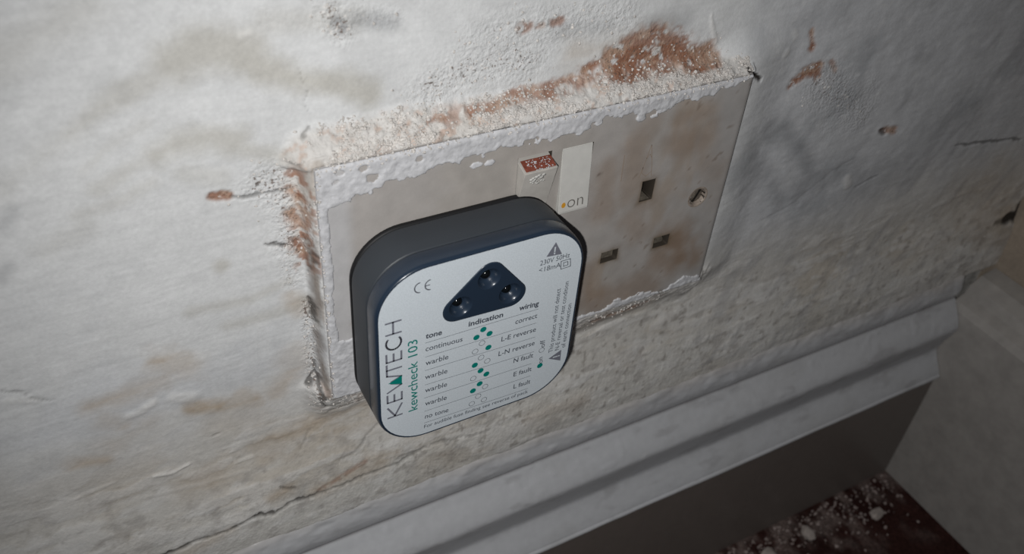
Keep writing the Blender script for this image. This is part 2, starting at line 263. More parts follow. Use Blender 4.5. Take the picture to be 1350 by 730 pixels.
H -= speckzone * .18 * n_c1
rust_w = marks(X, Z, RUST, .6, .45 * n_fine + .5 * n_mid + .1 * n_tiny)
rust_w = np.where(L_top > 4.2, rust_w * .25, rust_w)
H += rust_w * (.35 + .12 * n_c1) * sst(1.5, .2, L_left)
ridge = marks(X, Z, RIDGE, .8, .5 * n_fine + .4 * n_mid)
H -= ridge * .5
crack = marks(X + .9 * n_fine + 1.1 * n_mid, Z + .25 * n_tiny + .9 * fbm(X, Z, 9, 4, 151), CRACK, .5, .5 * n_mid + .6 * n_fine)
H += crack * 1.0 * sst(1.5, .2, L_left)
inside = (np.abs(X) < PLX - .5) & (np.abs(Z) < PLZ - .5)
H = np.where(~inside & (np.abs(X) < PLX + .01) & (np.abs(Z) < PLZ + .01), np.maximum(H, 1.2), H)
H = np.where(inside, 9.5, H)
H = np.where(Z < -108, np.maximum(H, 8 - 4.4 * sst(-112, -108, Z)), H)
H = np.where(Z < -116, 9.0, H)
# paint: what each spot of the wall is made of
def mix(a, b, t): return a + (np.asarray(b) - a) * t[..., None]
A = np.empty(X.shape + (3,)); A[:] = (.625, .63, .63)
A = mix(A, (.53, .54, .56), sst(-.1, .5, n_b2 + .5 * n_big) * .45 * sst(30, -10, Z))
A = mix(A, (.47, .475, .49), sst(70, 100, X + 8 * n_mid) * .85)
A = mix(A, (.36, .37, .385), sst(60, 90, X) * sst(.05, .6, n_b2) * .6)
A = mix(A, (.56, .53, .48), sst(-22, -66, Z + 9 * n_b2) * .75)
A = mix(A, (.50, .44, .36), sst(-30, -70, Z) * sst(.0, .7, n_b2 + .4 * n_str) * .55)
A = mix(A, (.62, .61, .58), sst(-66, -98, Z + 5 * n_str) * .45)
A = mix(A, (.42, .41, .38), sst(.35, .9, n_str + .3 * n_mid) * .35 * sst(-20, -50, Z))
A = mix(A, (.66, .65, .635), flake * .45)
band = sst(-50, -70, Z + 5 * n_mid)
A = mix(A, (.34, .32, .30), band * sst(.25, .75, fbm(X * .7, Z, 4, 4, 161)) * .5)
A = mix(A, (.68, .67, .65), band * sst(.3, .7, fbm(X * .6, Z, 5.5, 4, 171)) * .5)
A = mix(A, (.24, .215, .19), band * sst(.62, .8, fbm(X, Z, 2.4, 3, 181)) * (.25 + .3 * sst(-70, -20, X)))
rightw = sst(76, 92, X)
A = mix(A, (.60, .60, .60), rightw * sst(.45, .8, fbm(X - .5 * Z, Z + .3 * X, 3.4, 4, 191)) * .35)
A = mix(A, (.30, .30, .31), rightw * sst(.35, .8, fbm(X - .5 * Z, (Z + .3 * X) * .4, 8, 4, 195)) * .35)
H -= rightw * .12 * fbm(X - .5 * Z, Z + .3 * X, 5, 4, 197)
A = mix(A, (.47, .455, .415), marks(X, Z, SMEAR, .95, .45 * n_mid + .3 * n_b2 + .2 * n_fine) * .9)
A = mix(A, (.42, .33, .235), marks(X, Z, BROWN, .95, .55 * n_mid + .35 * n_b2 + .35 * n_str + .2 * n_fine) * (.45 + .45 * sst(-.35, .45, n_str + .6 * n_mid)))
A = mix(A, (.22, .225, .235), marks(X, Z, DARK, .95, .4 * n_mid + .25 * n_b2) * .95)
A = mix(A, (.56, .535, .505), crumb * .8)
A = mix(A, (.46, .31, .23), crumb * sst(.3, .7, fbm(XN, ZN, 3.0, 3, 71)) * .5 * (X < 60))
A = mix(A, (.40, .355, .31), np.clip(L_left / 4, 0, 1) * sst(-.3, .4, fbm(XN * 2, Z * .3, 6, 4, 75)) * .75)
lrm = marks(X, Z, LEFTRUST, .95, .3 * n_mid) * sst(.0, .25, fbm(XN, ZN, 2.6, 3, 131))
A = mix(A, (.30, .155, .10), lrm * .9)
A = mix(A, (.13, .09, .07), marks(X, Z, [([(-74.6, 18), (-74.4, -10)], .9, .6), ([(-74.6, -18), (-74.2, -43)], .8, .7)], .9, .7 * n_fine + .5 * n_mid) * .8)
rn = fbm(X, Z, 4, 5, 101, .65)
RC = mix(np.broadcast_to(np.array((.28, .14, .09)), A.shape).copy(), (.40, .27, .20), sst(-.2, .5, rn))
rm = rust_w * sst(.85, .3, fbm(X, Z, 2.2, 3, 111))
A = A + (RC - A) * np.clip(rm, 0, 1)[..., None]
A = mix(A, (.74, .72, .69), ridge * .6)
A = mix(A, (.035, .03, .026), crack)
A = A * (1 + .05 * n_fine + .04 * n_mid)[..., None]
AL = np.clip(np.maximum.reduce([speckzone, c_top * .42, rust_w * .8, c_bot * .6, c_left * 3.0, low * .16, pitted * .3]), 0, 1)
inz = ~inside & (Z > -108)
zfix = (up < .9)
ZZ = Z + np.where(zfix, np.maximum(ZD, 0) * .3, ZD); XX = X + np.minimum(XD, .2)
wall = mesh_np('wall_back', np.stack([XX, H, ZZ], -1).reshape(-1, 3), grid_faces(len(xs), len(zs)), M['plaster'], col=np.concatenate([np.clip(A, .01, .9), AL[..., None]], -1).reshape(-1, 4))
structure(wall, 'damaged grey-white plaster wall with brown stains and rust patches')
# crumbs of plaster lying on the ledge over the socket and stuck along its other edges
ico = bmesh.new(); bmesh.ops.create_icosphere(ico, subdivisions=1, radius=1)
iv = np.array([v.co[:] for v in ico.verts]); ifc = np.array([[v.index for v in q.verts] for q in ico.faces]); ico.free()
def crumbs(name, parent, material, pts, radii, rng):
    V_, F_ = [], []
    for k, (p, r) in enumerate(zip(pts, radii)):
        V_.append(iv * r * rng.uniform(.55, 1.25, (len(iv), 1)) * rng.uniform(.6, 1.3, 3) + p); F_.append(ifc + k * len(iv))
    o = mesh_np(name, np.concatenate(V_), np.concatenate(F_), material, parent, False); o['kind'] = 'stuff'; return o
rng = np.random.default_rng(5)
wgt = (np.clip(c_top, 0, 1) * (up > .6) * (1 - .9 * np.clip(rust_w, 0, 1)) * sst(-.6, .4, fbm(X, Z, 6, 3, 141)) + .05 * c_bot * (X < 60) + .02 * speckzone) * (np.abs(X) < 110) * (Z > -60) * inz
wgt *= np.gradient(xs)[:, None] * np.gradient(zs)[None, :]
pk = rng.choice(X.size, 3200, p=(wgt / wgt.sum()).ravel())
pv = np.stack([XX, H, ZZ], -1).reshape(-1, 3)[pk] + rng.uniform(-.2, .2, (len(pk), 3)) * (1, .3, 1)
crumbs('plaster_crumbs', wall, M['crumb'], pv, rng.uniform(.16, .55, len(pk)) ** 1.0, rng)

# ---------------------------------------------------------------- skirting board
prof = [(9, -105.5), (5.2, -106.0), (3.3, -107.6), (2.3, -110), (1.5, -113.2), (1.35, -116.5), (2.0, -119.6), (2.6, -121.3), (1.5, -122.6), (-.4, -125.6),
        (-3.4, -129.8), (-5.6, -133.6), (-6.5, -136.4), (-6.0, -139.6), (-4.3, -145.2), (-2.6, -150.8), (-1.6, -155.2), (-2.5, -158.0), (-4.8, -161.6), (-7.2, -165.0),
        (-8.6, -167.4), (-9.0, -168.4), (-9.9, -168.9), (-10.0, -170.2), (-8.6, -170.9), (-8, -172), (-8, -190), (-8, -215), (-8, -240), (-8, FLOOR)]
pp = []
for i in range(len(prof) - 1):
    p0, p1, p2, p3 = prof[max(i - 1, 0)], prof[i], prof[i + 1], prof[min(i + 2, len(prof) - 1)]
    n = 6 if i < 25 else 3
    for k in range(n):
        t = k / n
        pp.append(tuple(.5 * (2 * b + (c - a) * t + (2 * a - 5 * b + 4 * c - d) * t * t + (3 * b - a - 3 * c + d) * t ** 3) for a, b, c, d in zip(p0, p1, p2, p3)))
pp.append(prof[-1]); pp = np.array(pp)
sl = np.r_[0, np.cumsum(np.hypot(*np.diff(pp, axis=0).T))]
bx = axis((-700, -220, 30), (-220, 262.6, 1.0))
BX, S_ = np.meshgrid(bx, sl, indexing='ij')
tng = np.gradient(pp, axis=0); nrm = np.c_[tng[:, 1], -tng[:, 0]]; nrm /= np.linalg.norm(nrm, axis=1)[:, None] + 1e-9   # towards the room
amp = sst(22, 4, S_) * .55 + .10
dn = amp * fbm(BX, S_ * 1.5, 9, 4, 201) + .25 * fbm(BX, S_ * .4, 60, 2, 211) + .22 * sst(.55, .8, fbm(BX, S_, 7, 2, 221)) * sst(60, 20, S_)
dn[:, -1] = 0; dn[:, 0] = 0
BY = pp[None, :, 0] + nrm[None, :, 0] * dn; BZ = pp[None, :, 1] + nrm[None, :, 1] * dn
BA = np.empty(BX.shape + (3,)); BA[:] = (.50, .505, .52)
SFACE = sl[np.argmin(np.abs(pp[:, 1] + 170.6))]; g1 = fbm(BX, S_, 24, 4, 231); g2 = fbm(BX * .4, S_, 6, 4, 241)
BA = mix(BA, (.44, .40, .36), sst(12, 3, S_ + 3 * g1) * .6)
BA = mix(BA, (.42, .42, .42), sst(.1, .8, g1) * .35)
BA = mix(BA, (.22, .21, .21), sst(.35, .9, g2) * .3)
BA = mix(BA, (.17, .145, .13), sst(SFACE, SFACE + 1.2, S_ + .4 * g1))          # the plain lower board is a darker brown
BA = mix(BA, (.10, .09, .09), np.exp(-((np.array(pp)[None, :, 1] + 121.3) / .7) ** 2) * .6)   # darker line along the quirk
brd = mesh_np('baseboard_back', np.stack([BX, BY, BZ], -1).reshape(-1, 3), grid_faces(len(bx), len(sl)), M['skirting'], col=BA.reshape(-1, 3))
structure(brd, 'moulded skirting board thick with old grey paint along the wall')

# ---------------------------------------------------------------- return wall, its board, floor
bm = bmesh.new(); box(bm, 288, 300, -800, 30, FLOOR, 560); structure(mesh_bm('wall_right', bm, M['sidewall']), 'dim brownish side wall meeting the plaster wall at the corner')
bm = bmesh.new()
pr = [(263, FLOOR), (263, -128), (265, -124), (270, -121), (272, -116), (278, -112), (287.6, -110), (287.6, FLOOR)]
loft(bm, [[P(x, y, z) for x, z in pr] for y in (-800, 2.5)])
structure(mesh_bm('baseboard_right', bm, M['board']), 'dull grey skirting board on the side wall')
fx = axis((-700, 100, 20), (100, 290, 1.5)); fy = axis((-800, -160, 20), (-160, -8, 1.5), (-8, 20, 14))
FX, FY = np.meshgrid(fx, fy, indexing='ij')
FZ = FLOOR - .6 + .5 * fbm(FX, FY, 3, 3, 301)
FA = np.empty(FX.shape + (3,)); FA[:] = (.045, .019, .016)
FA = mix(FA, (.20, .155, .14), sst(-60, -12, FY + 14 * fbm(FX, FY, 18, 4, 311)) * sst(-.2, .4, fbm(FX, FY * .6, 9, 4, 321)) * .8)
structure(mesh_np('floor', np.stack([FX, FY, FZ], -1).reshape(-1, 3), grid_faces(len(fx), len(fy)), M['carpet'], col=FA.reshape(-1, 3)), 'dark red worn floor covering at the foot of the skirting')

# ---------------------------------------------------------------- double socket
sock = thing('double_socket', 'grimy white double wall socket with flaking paint along its top edge', 'socket', (0, 8, -43))
# faceplate: fine front skin with rounded edges, holes cut on grid lines
HOLES = [(35.2, 40.4, 3.4, 11.6), (23.4, 30.2, -19.0, -14.4), (45.4, 52.0, -19.3, -14.7), (-12.85, -1.35, 8.2, 32.15), (2.3, 13.3, 8.2, 31.75)]
SCR = (61.0, -1.5, 3.6)
def with_lines(a, extra): return np.unique(np.round(np.r_[a[np.min(np.abs(a[:, None] - np.array(extra)[None, :]), 1) > .35], extra], 3))
gx = with_lines(np.linspace(-PLX, PLX, 147), [h for q in HOLES for h in q[:2]] + [-PLX, PLX, -72.7, 72.7, -72.2, 72.2])
gz = with_lines(np.linspace(-PLZ, PLZ, 87), [h for q in HOLES for h in q[2:]] + [-PLZ, PLZ, -42.7, 42.7, -42.2, 42.2])
GX, GZ = np.meshgrid(gx, gz, indexing='ij')
e = np.minimum(PLX - np.abs(GX), PLZ - np.abs(GZ)); rr = 1.3
GY = np.where(e < rr, rr - np.sqrt(np.maximum(rr * rr - (rr - np.minimum(e, rr)) ** 2, 0)), 0) + .05 * fbm(GX, GZ, 12, 3, 401)
cx = (gx[:-1] + gx[1:]) / 2; cz = (gz[:-1] + gz[1:]) / 2
keep = np.ones((len(cx), len(cz)), bool)
for a, b, c, d in HOLES: keep &= ~((cx[:, None] > a) & (cx[:, None] < b) & (cz[None, :] > c) & (cz[None, :] < d))
sd = np.hypot(cx[:, None] - SCR[0], cz[None, :] - SCR[1])
keep &= ~(sd < SCR[2])
a1 = fbm(GX, GZ, 22, 4, 411); a2 = fbm(GX, GZ, 6, 4, 421); a3 = fbm(GX * 1.2, GZ * .5, 14, 4, 431); a4 = fbm(GX, GZ, 2.5, 3, 441)
PA = np.empty(GX.shape + (3,)); PA[:] = (.40, .375, .355)
PA = mix(PA, (.50, .49, .49), sst(-62, -66.5, GX))                    # clean strip at the left edge
PA = mix(PA, (.36, .33, .295), sst(-60, -40, GX) * sst(-.2, .6, a1) * .5)
PA = mix(PA, (.36, .30, .25), sst(14, 22, GX) * sst(-.05, .6, a3 + .2 * a2) * .75)
PA = mix(PA, (.37, .355, .345), sst(50, 64, GX + 6 * a1) * .7)
STAIN = [([(30, 27), (31, 10)], 5, .55), ([(45, 24), (58, 22)], 5, .5), ([(20, 20), (21, 4)], 4, .55), ([(33, -3), (38, -10)], 4, .5), ([(55, -17), (60, -27)], 6, 1.), ([(50, -25), (57, -31)], 5, .75),
         ([(64, -22), (67, -31)], 4, .8), ([(16, -22), (22, -34), (45, -36)], 5, .6), ([(24, -38), (50, -38)], 4, .6), ([(44, 32), (56, 34)], 3, .4), ([(34, 33), (30, 25)], 4, .4), ([(15, -28), (19, -25)], 3, .6), ([(60, 14), (66, 8)], 4, .3), ([(37, 8), (37, 2)], 3.2, .5), ([(-58, -14), (-64, -13)], 1.4, .8)]
PA = mix(PA, (.25, .165, .105), marks(GX, GZ, STAIN, .9, .45 * a2 + .3 * a1) * .78)
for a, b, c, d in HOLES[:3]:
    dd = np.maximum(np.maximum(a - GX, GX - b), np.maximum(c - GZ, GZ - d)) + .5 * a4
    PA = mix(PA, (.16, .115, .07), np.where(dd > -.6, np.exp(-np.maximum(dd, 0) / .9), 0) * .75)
PA = mix(PA, (.15, .105, .075), sst(.98, 1.08, a4 + .25 * a2) * .5 * sst(10, 25, GX))
PA = mix(PA, (.16, .13, .11), sst(1.2, .2, np.hypot(GX - 17.2, GZ - 19)) * .9)
PA *= (.92 + .04 * a2 + .04 * a4)[..., None]
NV = GX.size
V = np.stack([GX, GY, GZ], -1).reshape(-1, 3); F = grid_faces(len(gx), len(gz), keep)
# walls round every open edge (holes go 5 mm in, the rim goes back to the wall)
ed = {}
for q in F:
    for i in range(4):
        k = (int(q[i]), int(q[(i + 1) % 4])); ed[k] = ed.get(k, 0) + 1
open_e = [k for k in ed if (k[1], k[0]) not in ed]
used = {}; V = V.tolist(); F = F.tolist(); PA2 = PA.reshape(-1, 3).tolist()
lip = {}
def top(i):                                                  # slot walls coloured dark from their very edge, for the shade inside
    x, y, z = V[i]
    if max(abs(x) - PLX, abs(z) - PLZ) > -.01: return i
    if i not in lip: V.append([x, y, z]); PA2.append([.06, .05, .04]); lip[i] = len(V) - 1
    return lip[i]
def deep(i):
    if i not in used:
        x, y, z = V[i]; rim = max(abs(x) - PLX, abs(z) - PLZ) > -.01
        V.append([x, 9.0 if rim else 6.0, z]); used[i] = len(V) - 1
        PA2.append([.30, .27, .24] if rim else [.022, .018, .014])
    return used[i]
for a, b in open_e: F.append([top(b), top(a), deep(a), deep(b)])
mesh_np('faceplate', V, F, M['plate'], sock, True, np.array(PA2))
# back tray closes the holes
bm = bmesh.new(); box(bm, -70, 70, 6.05, 8.6, -40, 40); mesh_bm('back_box', bm, M['hole'], sock)
# dirty shutters behind the two lower slots and in the broken earth slot
for x0, x1, z0, z1 in ((23.7, 29.6, -18.8, -16.2), (45.8, 51.0, -19.1, -17.6)):
    bm = bmesh.new(); loft(bm, [[P(x0, 2.0, z0), P(x1, 2.0, z0), P(x1, 2.0, z1), P(x0, 2.0, z1)], [P(x0, 4.5, z0), P(x1, 4.5, z0), P(x1, 5.5, z1 + .6), P(x0, 5.5, z1 + .6)]])
    mesh_bm('shutter', bm, M['shutter'], sock)
bm = bmesh.new(); tri = [(35.25, 3.45), (39.8, 3.45), (38.2, 5.2), (36.4, 5.0), (35.3, 7.4)]
loft(bm, [[P(x, .6, z) for x, z in tri], [P(x, 3.5, z) for x, z in tri]]); mesh_bm('broken_shutter', bm, M['shutter'], sock)
# worn triangle scratched above the earth slot
bm = bmesh.new()
for p, q in (((33.2, 13.5), (34.2, 17.5)), ((34.2, 17.5), (35.9, 25.5)), ((35.9, 25.5), (37.6, 17.5)), ((37.6, 17.5), (38.2, 13.0)), ((34.2, 17.5), (34.0, 15.2)), ((34.0, 15.2), (35.9, 13.6)), ((35.9, 13.6), (37.8, 15.0)), ((34.9, 20.6), (36.0, 22.0)), ((36.0, 22.0), (36.8, 20.6)), ((25.8, 24.0), (26.2, 14.0))):
    d = Vector((q[0] - p[0], q[1] - p[1])).normalized() * .11; nn = (-d.y, d.x)
    c = [(p[0] + nn[0], p[1] + nn[1]), (p[0] - nn[0], p[1] - nn[1]), (q[0] - nn[0], q[1] - nn[1]), (q[0] + nn[0], q[1] + nn[1])]
    loft(bm, [[P(x, -.06, z) for x, z in c], [P(x, .3, z) for x, z in c]])
mesh_bm('moulded_mark', bm, mat('faint_brown_line', (.285, .225, .18), .6), sock)
# fixing screw in its sunk hole
bm = bmesh.new()
def ring(r, y, n=28): return [P(SCR[0] + r * math.cos(2 * math.pi * k / n), y, SCR[1] + r * math.sin(2 * math.pi * k / n)) for k in range(n)]
loft(bm, [ring(4.25, -.02), ring(3.5, -.12), ring(3.25, .35), ring(3.1, 3.2)], False, False)
mesh_bm('screw_collar', bm, mat('grimy_collar', (.30, .25, .21), .5, None, [(700, .3)]), sock, True)
bm = bmesh.new(); loft(bm, [ring(3.15, 3.4), ring(3.15, 1.9), ring(2.6, 1.2), ring(1.4, .9)])
scw = mesh_bm('screw', bm, M['screw'], sock, True)
bm = bmesh.new()
ca, sa = math.cos(math.radians(62)), math.sin(math.radians(62))
c = [(SCR[0] + u * ca - v * sa, SCR[1] + u * sa + v * ca) for u, v in ((-2.6, -.5), (2.6, -.5), (2.6, .5), (-2.6, .5))]
loft(bm, [[P(x, .85, z) for x, z in c], [P(x, 1.5, z) for x, z in c]]); mesh_bm('slot', bm, M['hole'], scw)
# rockers
def rocker(x0, x1, zb, zt, yb, yt, top_drop, m_, label):
    bm = bmesh.new()
    sec = [(6, zb), (yb, zb + .2), (yb - .35, zb + 1.0), (yt, zt - top_drop), (6, zt)] if top_drop else [(6, zb), (yb, zb + .1), (yb - .25, zb + .8), (yt, zt - .5), (6, zt)]
    loft(bm, [[P(x, y, z) for y, z in sec] for x in (x0, x1)])
    bmesh.ops.bevel(bm, geom=bm.edges[:], offset=.00022, segments=2, affect='EDGES')
    o = mesh_bm('rocker_switch', bm, m_, sock, False)
    if label: o['label'] = label
    return o
rk = rocker(-12.7, -1.5, 8.6, 32.1, 1.3, -4.4, 2.9, M['rocker'], 'rocker switch pressed at the bottom with its red top showing')
def on_slope(x, t, lift):                                   # t 0..1 across the red top face, from the plate out to the lip
    return P(x, .1 + (-4.25 - .1) * t - lift * .45, 30.75 + (29.3 - 30.75) * t + lift)
bm = bmesh.new(); xa, xb = -12.2, -2.0; vs = []
nx_, nt_ = 40, 14
for i in range(nx_ + 1):
    for j in range(nt_ + 1):
        u = i / nx_; t = .02 + .93 * j / nt_
        vs.append(bm.verts.new(on_slope(xa + (xb - xa) * u, t, .22 + .10 * random.random())))
for i in range(nx_):
    for j in range(nt_):
        k = i * (nt_ + 1) + j; bm.faces.new((vs[k], vs[k + nt_ + 1], vs[k + nt_ + 2], vs[k + 1]))
mesh_bm('red_flag', bm, M['red'], rk, True)
bm = bmesh.new()                                             # white paint flecks over the red and a blob below it
for k in range(64):
    u = random.uniform(.15, .92); t = random.uniform(.12, .98); r = random.uniform(.10, .30)
    c = Vector(on_slope(xa + (xb - xa) * u, t, .34))
    bmesh.ops.create_icosphere(bm, subdivisions=1, radius=r * .001, matrix=Matrix.Translation(c) @ Matrix.Diagonal((1.0, 1.2, .5, 1)))
mesh_bm('paint_flecks', bm, M['crust'], rk, True)
def rock_y(z): return 1.0 + (-4.4 - 1.0) * (z - 9.6) / (29.2 - 9.6)
bm = bmesh.new()
for k in range(26):
    a = random.uniform(0, 6.28); q = math.sqrt(random.random()); x = -7.4 + 2.7 * q * math.cos(a); z = 26.0 + 1.9 * q * math.sin(a)
    bmesh.ops.create_icosphere(bm, subdivisions=1, radius=random.uniform(.5, .95) * .001, matrix=Matrix.Translation(Vector(P(x, rock_y(z) + .06, z))) @ Matrix.Diagonal((1, .3, .8, 1)))
mesh_bm('paint_blob', bm, M['rocker_pale'], rk, True)
rk2 = rocker(2.4, 13.2, 8.4, 32.0, -1.6, .1, 0, M['rocker_pale'], 'cream rocker switch lettered on at its foot')
def rk2_y(z): return -1.85 + (.1 + 1.85) * (z - 9.2) / (31.5 - 9.2) - .06
# ------------------------------ text
def txt(body, size=1.0, weight=0.0):
    cu = bpy.data.curves.new('t', 'FONT'); cu.body = body; cu.size = size; cu.offset = weight; cu.resolution_u = 3
    o = bpy.data.objects.new('t', cu); C.objects.link(o)
    dg = bpy.context.evaluated_depsgraph_get(); me = bpy.data.meshes.new_from_object(o.evaluated_get(dg))
    v = np.array([q.co[:] for q in me.vertices]); f = [list(q.vertices) for q in me.polygons]
    bpy.data.objects.remove(o); bpy.data.curves.remove(cu); bpy.data.meshes.remove(me)
    return v, f
def place(bm, body, a, b, height, y, weight=0.0, caps=False):
    """set a line of print from point a to point b (x, z mm), `height` mm = x-height (or cap height)"""
    v, f = txt(body, 1.0, weight)
    x0, x1 = v[:, 0].min(), v[:, 0].max()
    ux, uz = b[0] - a[0], b[1] - a[1]; L = math.hypot(ux, uz); ux /= L; uz /= L
    sx = L / (x1 - x0); sy = height / (.69 if caps else .52)
    vs = []
    for p in v:
        s = (p[0] - x0) * sx; t = p[1] * sy; px = a[0] + ux * s - uz * t; pz = a[1] + uz * s + ux * t
        vs.append(bm.verts.new(P(px, y(pz) if callable(y) else y, pz)))
    for q in f:
        try: bm.faces.new([vs[i] for i in q])
        except ValueError: pass
def stroke(bm, pts, wd, y, closed=False):
    n = len(pts); segs = list(zip(pts[:-1], pts[1:])) + ([(pts[-1], pts[0])] if closed else [])
    for p, q in segs:
        dx, dz = q[0] - p[0], q[1] - p[1]; L = math.hypot(dx, dz) or 1; dx *= wd / 2 / L; dz *= wd / 2 / L
        c = [(p[0] - dz - dx * .6, p[1] + dx - dz * .6), (p[0] + dz - dx * .6, p[1] - dx - dz * .6), (q[0] + dz + dx * .6, q[1] - dx + dz * .6), (q[0] - dz + dx * .6, q[1] + dx + dz * .6)]
        bm.faces.new([bm.verts.new(P(x, y, z)) for x, z in c])
bm = bmesh.new(); place(bm, 'on', (5.4, 10.5), (11.2, 10.5), 3.3, rk2_y, -.012); mesh_bm('lettering', bm, M['print_dark'], rk2)
bm = bmesh.new(); bm.faces.new([bm.verts.new(P(4.0 + .75 * math.cos(k * .4488), rk2_y(11.9) - .02, 11.9 + 1.05 * math.sin(k * .4488))) for k in range(14)])
mesh_bm('indicator_dot', bm, M['amber'], rk2)
# white paint left on the plate: a ragged skin along the top, the left edge and the lower left corner
kx = np.linspace(-72.9, 72.4, 486); kz = np.linspace(-42.6, 43.0, 286)
KX, KZ = np.meshgrid(kx, kz, indexing='ij')
k1 = fbm(KX, KZ, 9, 4, 501); k2 = fbm(KX, KZ, 2.4, 3, 511)
k3 = fbm(KX, KZ, 1.1, 2, 515)
depth = np.interp(KX, [-73, -66, -55, -40, -20, 0, 20, 45, 73], [13, 11, 9, 8.2, 6.8, 6.0, 5.4, 4.4, 1.6])
q1 = (KZ - (43 - depth)) + 1.6 * k1 + 1.1 * k2 + .35 * k3
q2 = (-70.2 - KX) + .55 * k1 + .35 * k2 + np.where(KZ < -20, 1.0, 0)
q3 = np.minimum(np.minimum(-59.5 - KX, -19 - KZ), 60) + 1.0 * k1 + .5 * k2
lumps = 0 * KX - 9
for lx, lz, lr in ((-27, 33.4, 2.3), (-22, 33.0, 1.6), (-12.5, 36.6, 1.2), (-9.5, 36.2, 1.3), (30, 36.3, 2.0), (34, 36.0, 1.4), (12, -40, 1.2)):
    lumps = np.maximum(lumps, lr - np.hypot(KX - lx, (KZ - lz) * 1.6) + .8 * k2 + .5 * k1)
qb = (-41.2 - KZ) + np.interp(KX, [0, 18, 30, 50, 62, 68, 72], [.2, 1.0, 3.4, 3.0, 2.2, 3.0, 1.0]) * (.55 + 1.5 * fbm(KX, KZ * 1.6, 7, 4, 521)) + .5 * k2 - .6
qb = np.where(KX < -10, -9, qb)
q = np.maximum.reduce([q1, q2, q3, lumps, qb])
for hx, hz, hr in ((-57.5, 37.0, 1.5), (-66.5, 40.8, .9), (-60, 40.6, .7), (-68, 38, .6), (-44, 39.5, .5)):
    q = np.minimum(q, np.hypot(KX - hx, (KZ - hz) * 1.3) - hr + .9 * k2 + .5 * k1)
Hh = np.clip(q, 0, 1.2)
KY = -.06 - .22 * np.clip(Hh * 2, 0, 1) - np.clip(Hh, 0, 1) * (.12 + .16 * k2 + .10 * k1 + .07 * k3)
ke = np.minimum(72.9 - np.abs(KX), 43.0 - KZ)
KY = np.where(ke < 1.3, KY + (1.3 - np.sqrt(np.maximum(1.69 - (1.3 - np.clip(ke, 0, 1.3)) ** 2, 0))) * .75, KY)
kq = q > 0
kk = kq[:-1, :-1] & kq[1:, :-1] & kq[1:, 1:] & kq[:-1, 1:]
f = grid_faces(len(kx), len(kz), kk); usedv = np.unique(f); remap = -np.ones(KX.size, int); remap[usedv] = np.arange(len(usedv))
vv = np.stack([KX, KY, KZ], -1).reshape(-1, 3)[usedv]; f = remap[f]
# close the skin down to the plate
ed = set()
for t in f:
    for i in range(4): ed.add((int(t[i]), int(t[(i + 1) % 4])))
vv = vv.tolist(); f = f.tolist(); low = {}
for a, b in [k for k in ed if (k[1], k[0]) not in ed]:
    for i in (a, b):
        if i not in low: vv.append([vv[i][0], .3, vv[i][2]]); low[i] = len(vv) - 1
    f.append([b, a, low[a], low[b]])
pc = mesh_np('paint_crust', vv, f, M['crust'], sock, True); rng = np.random.default_rng(12); nq = 420                    # crumbs fallen over the top edge and the left edge
ex_ = np.r_[rng.uniform(-73, 71, 340), rng.normal(-72.9, .35, 80)]; ez_ = np.r_[43 - np.abs(rng.normal(0, .9, 340)) + .25, rng.uniform(-42, 43, 80)]
crumbs('plaster_crumbs', sock, M['crumb'], np.c_[ex_, np.where(ez_ > 42.6, rng.uniform(.0, .8, nq), -.35), ez_], rng.uniform(.15, .5, nq), rng)
pc['label'] = 'ragged skin of white paint on the plate'

# ---------------------------------------------------------------- socket tester
FC = (-32.31, -14.98); FWD, FHT, FR = 65.22, 67.89, 15.0    # silver front label
YF = -20.0
t = thing('socket_tester', 'dark plastic plug-in socket tester with a silver front label of printed rows', 'tester', (FC[0], 0, FC[1] - 35))
def bl(ins, y): return [P(x, y, z) for x, z in rrect(FC[0], FC[1], FWD + 2.0 - 2 * ins, FHT + 2.0 - 2 * ins, FR + 1.0 - ins)]
bm = bmesh.new(); loft(bm, [bl(1.2, -1.9), bl(.5, -2.05), bl(.2, -2.3), bl(.03, -3.0), bl(0, -4), bl(0, -13.3), bl(.25, -13.7), bl(1.6, -13.8)])
case = mesh_bm('case', bm, M['case'], t)
bm = bmesh.new(); loft(bm, [bl(.5, -.12), bl(.1, -.5), bl(.1, -1.8), bl(.9, -1.95)]); bcov = mesh_bm('back_cover', bm, M['cover'], t)
bm = bmesh.new(); loft(bm, [bl(1.2, -13.0), bl(1.1, -14.0), bl(.2, -14.1), bl(.02, -14.5), bl(0, -18.3), bl(.12, -19.2), bl(.4, -19.9), bl(.75, -20.2), bl(1.0, -20.2), bl(1.15, -19.9)])
bez = mesh_bm('bezel', bm, M['bezel'], t)
bm = bmesh.new(); loft(bm, [[P(x, y, z) for x, z in rrect(FC[0], FC[1], FWD - .15, FHT - .15, FR)] for y in (-19.6, -20.05)])
pan = mesh_bm('front_panel', bm, M['label'], t)
def flat_sides(o):
    for p in o.data.polygons: p.use_smooth = len(p.vertices) == 4
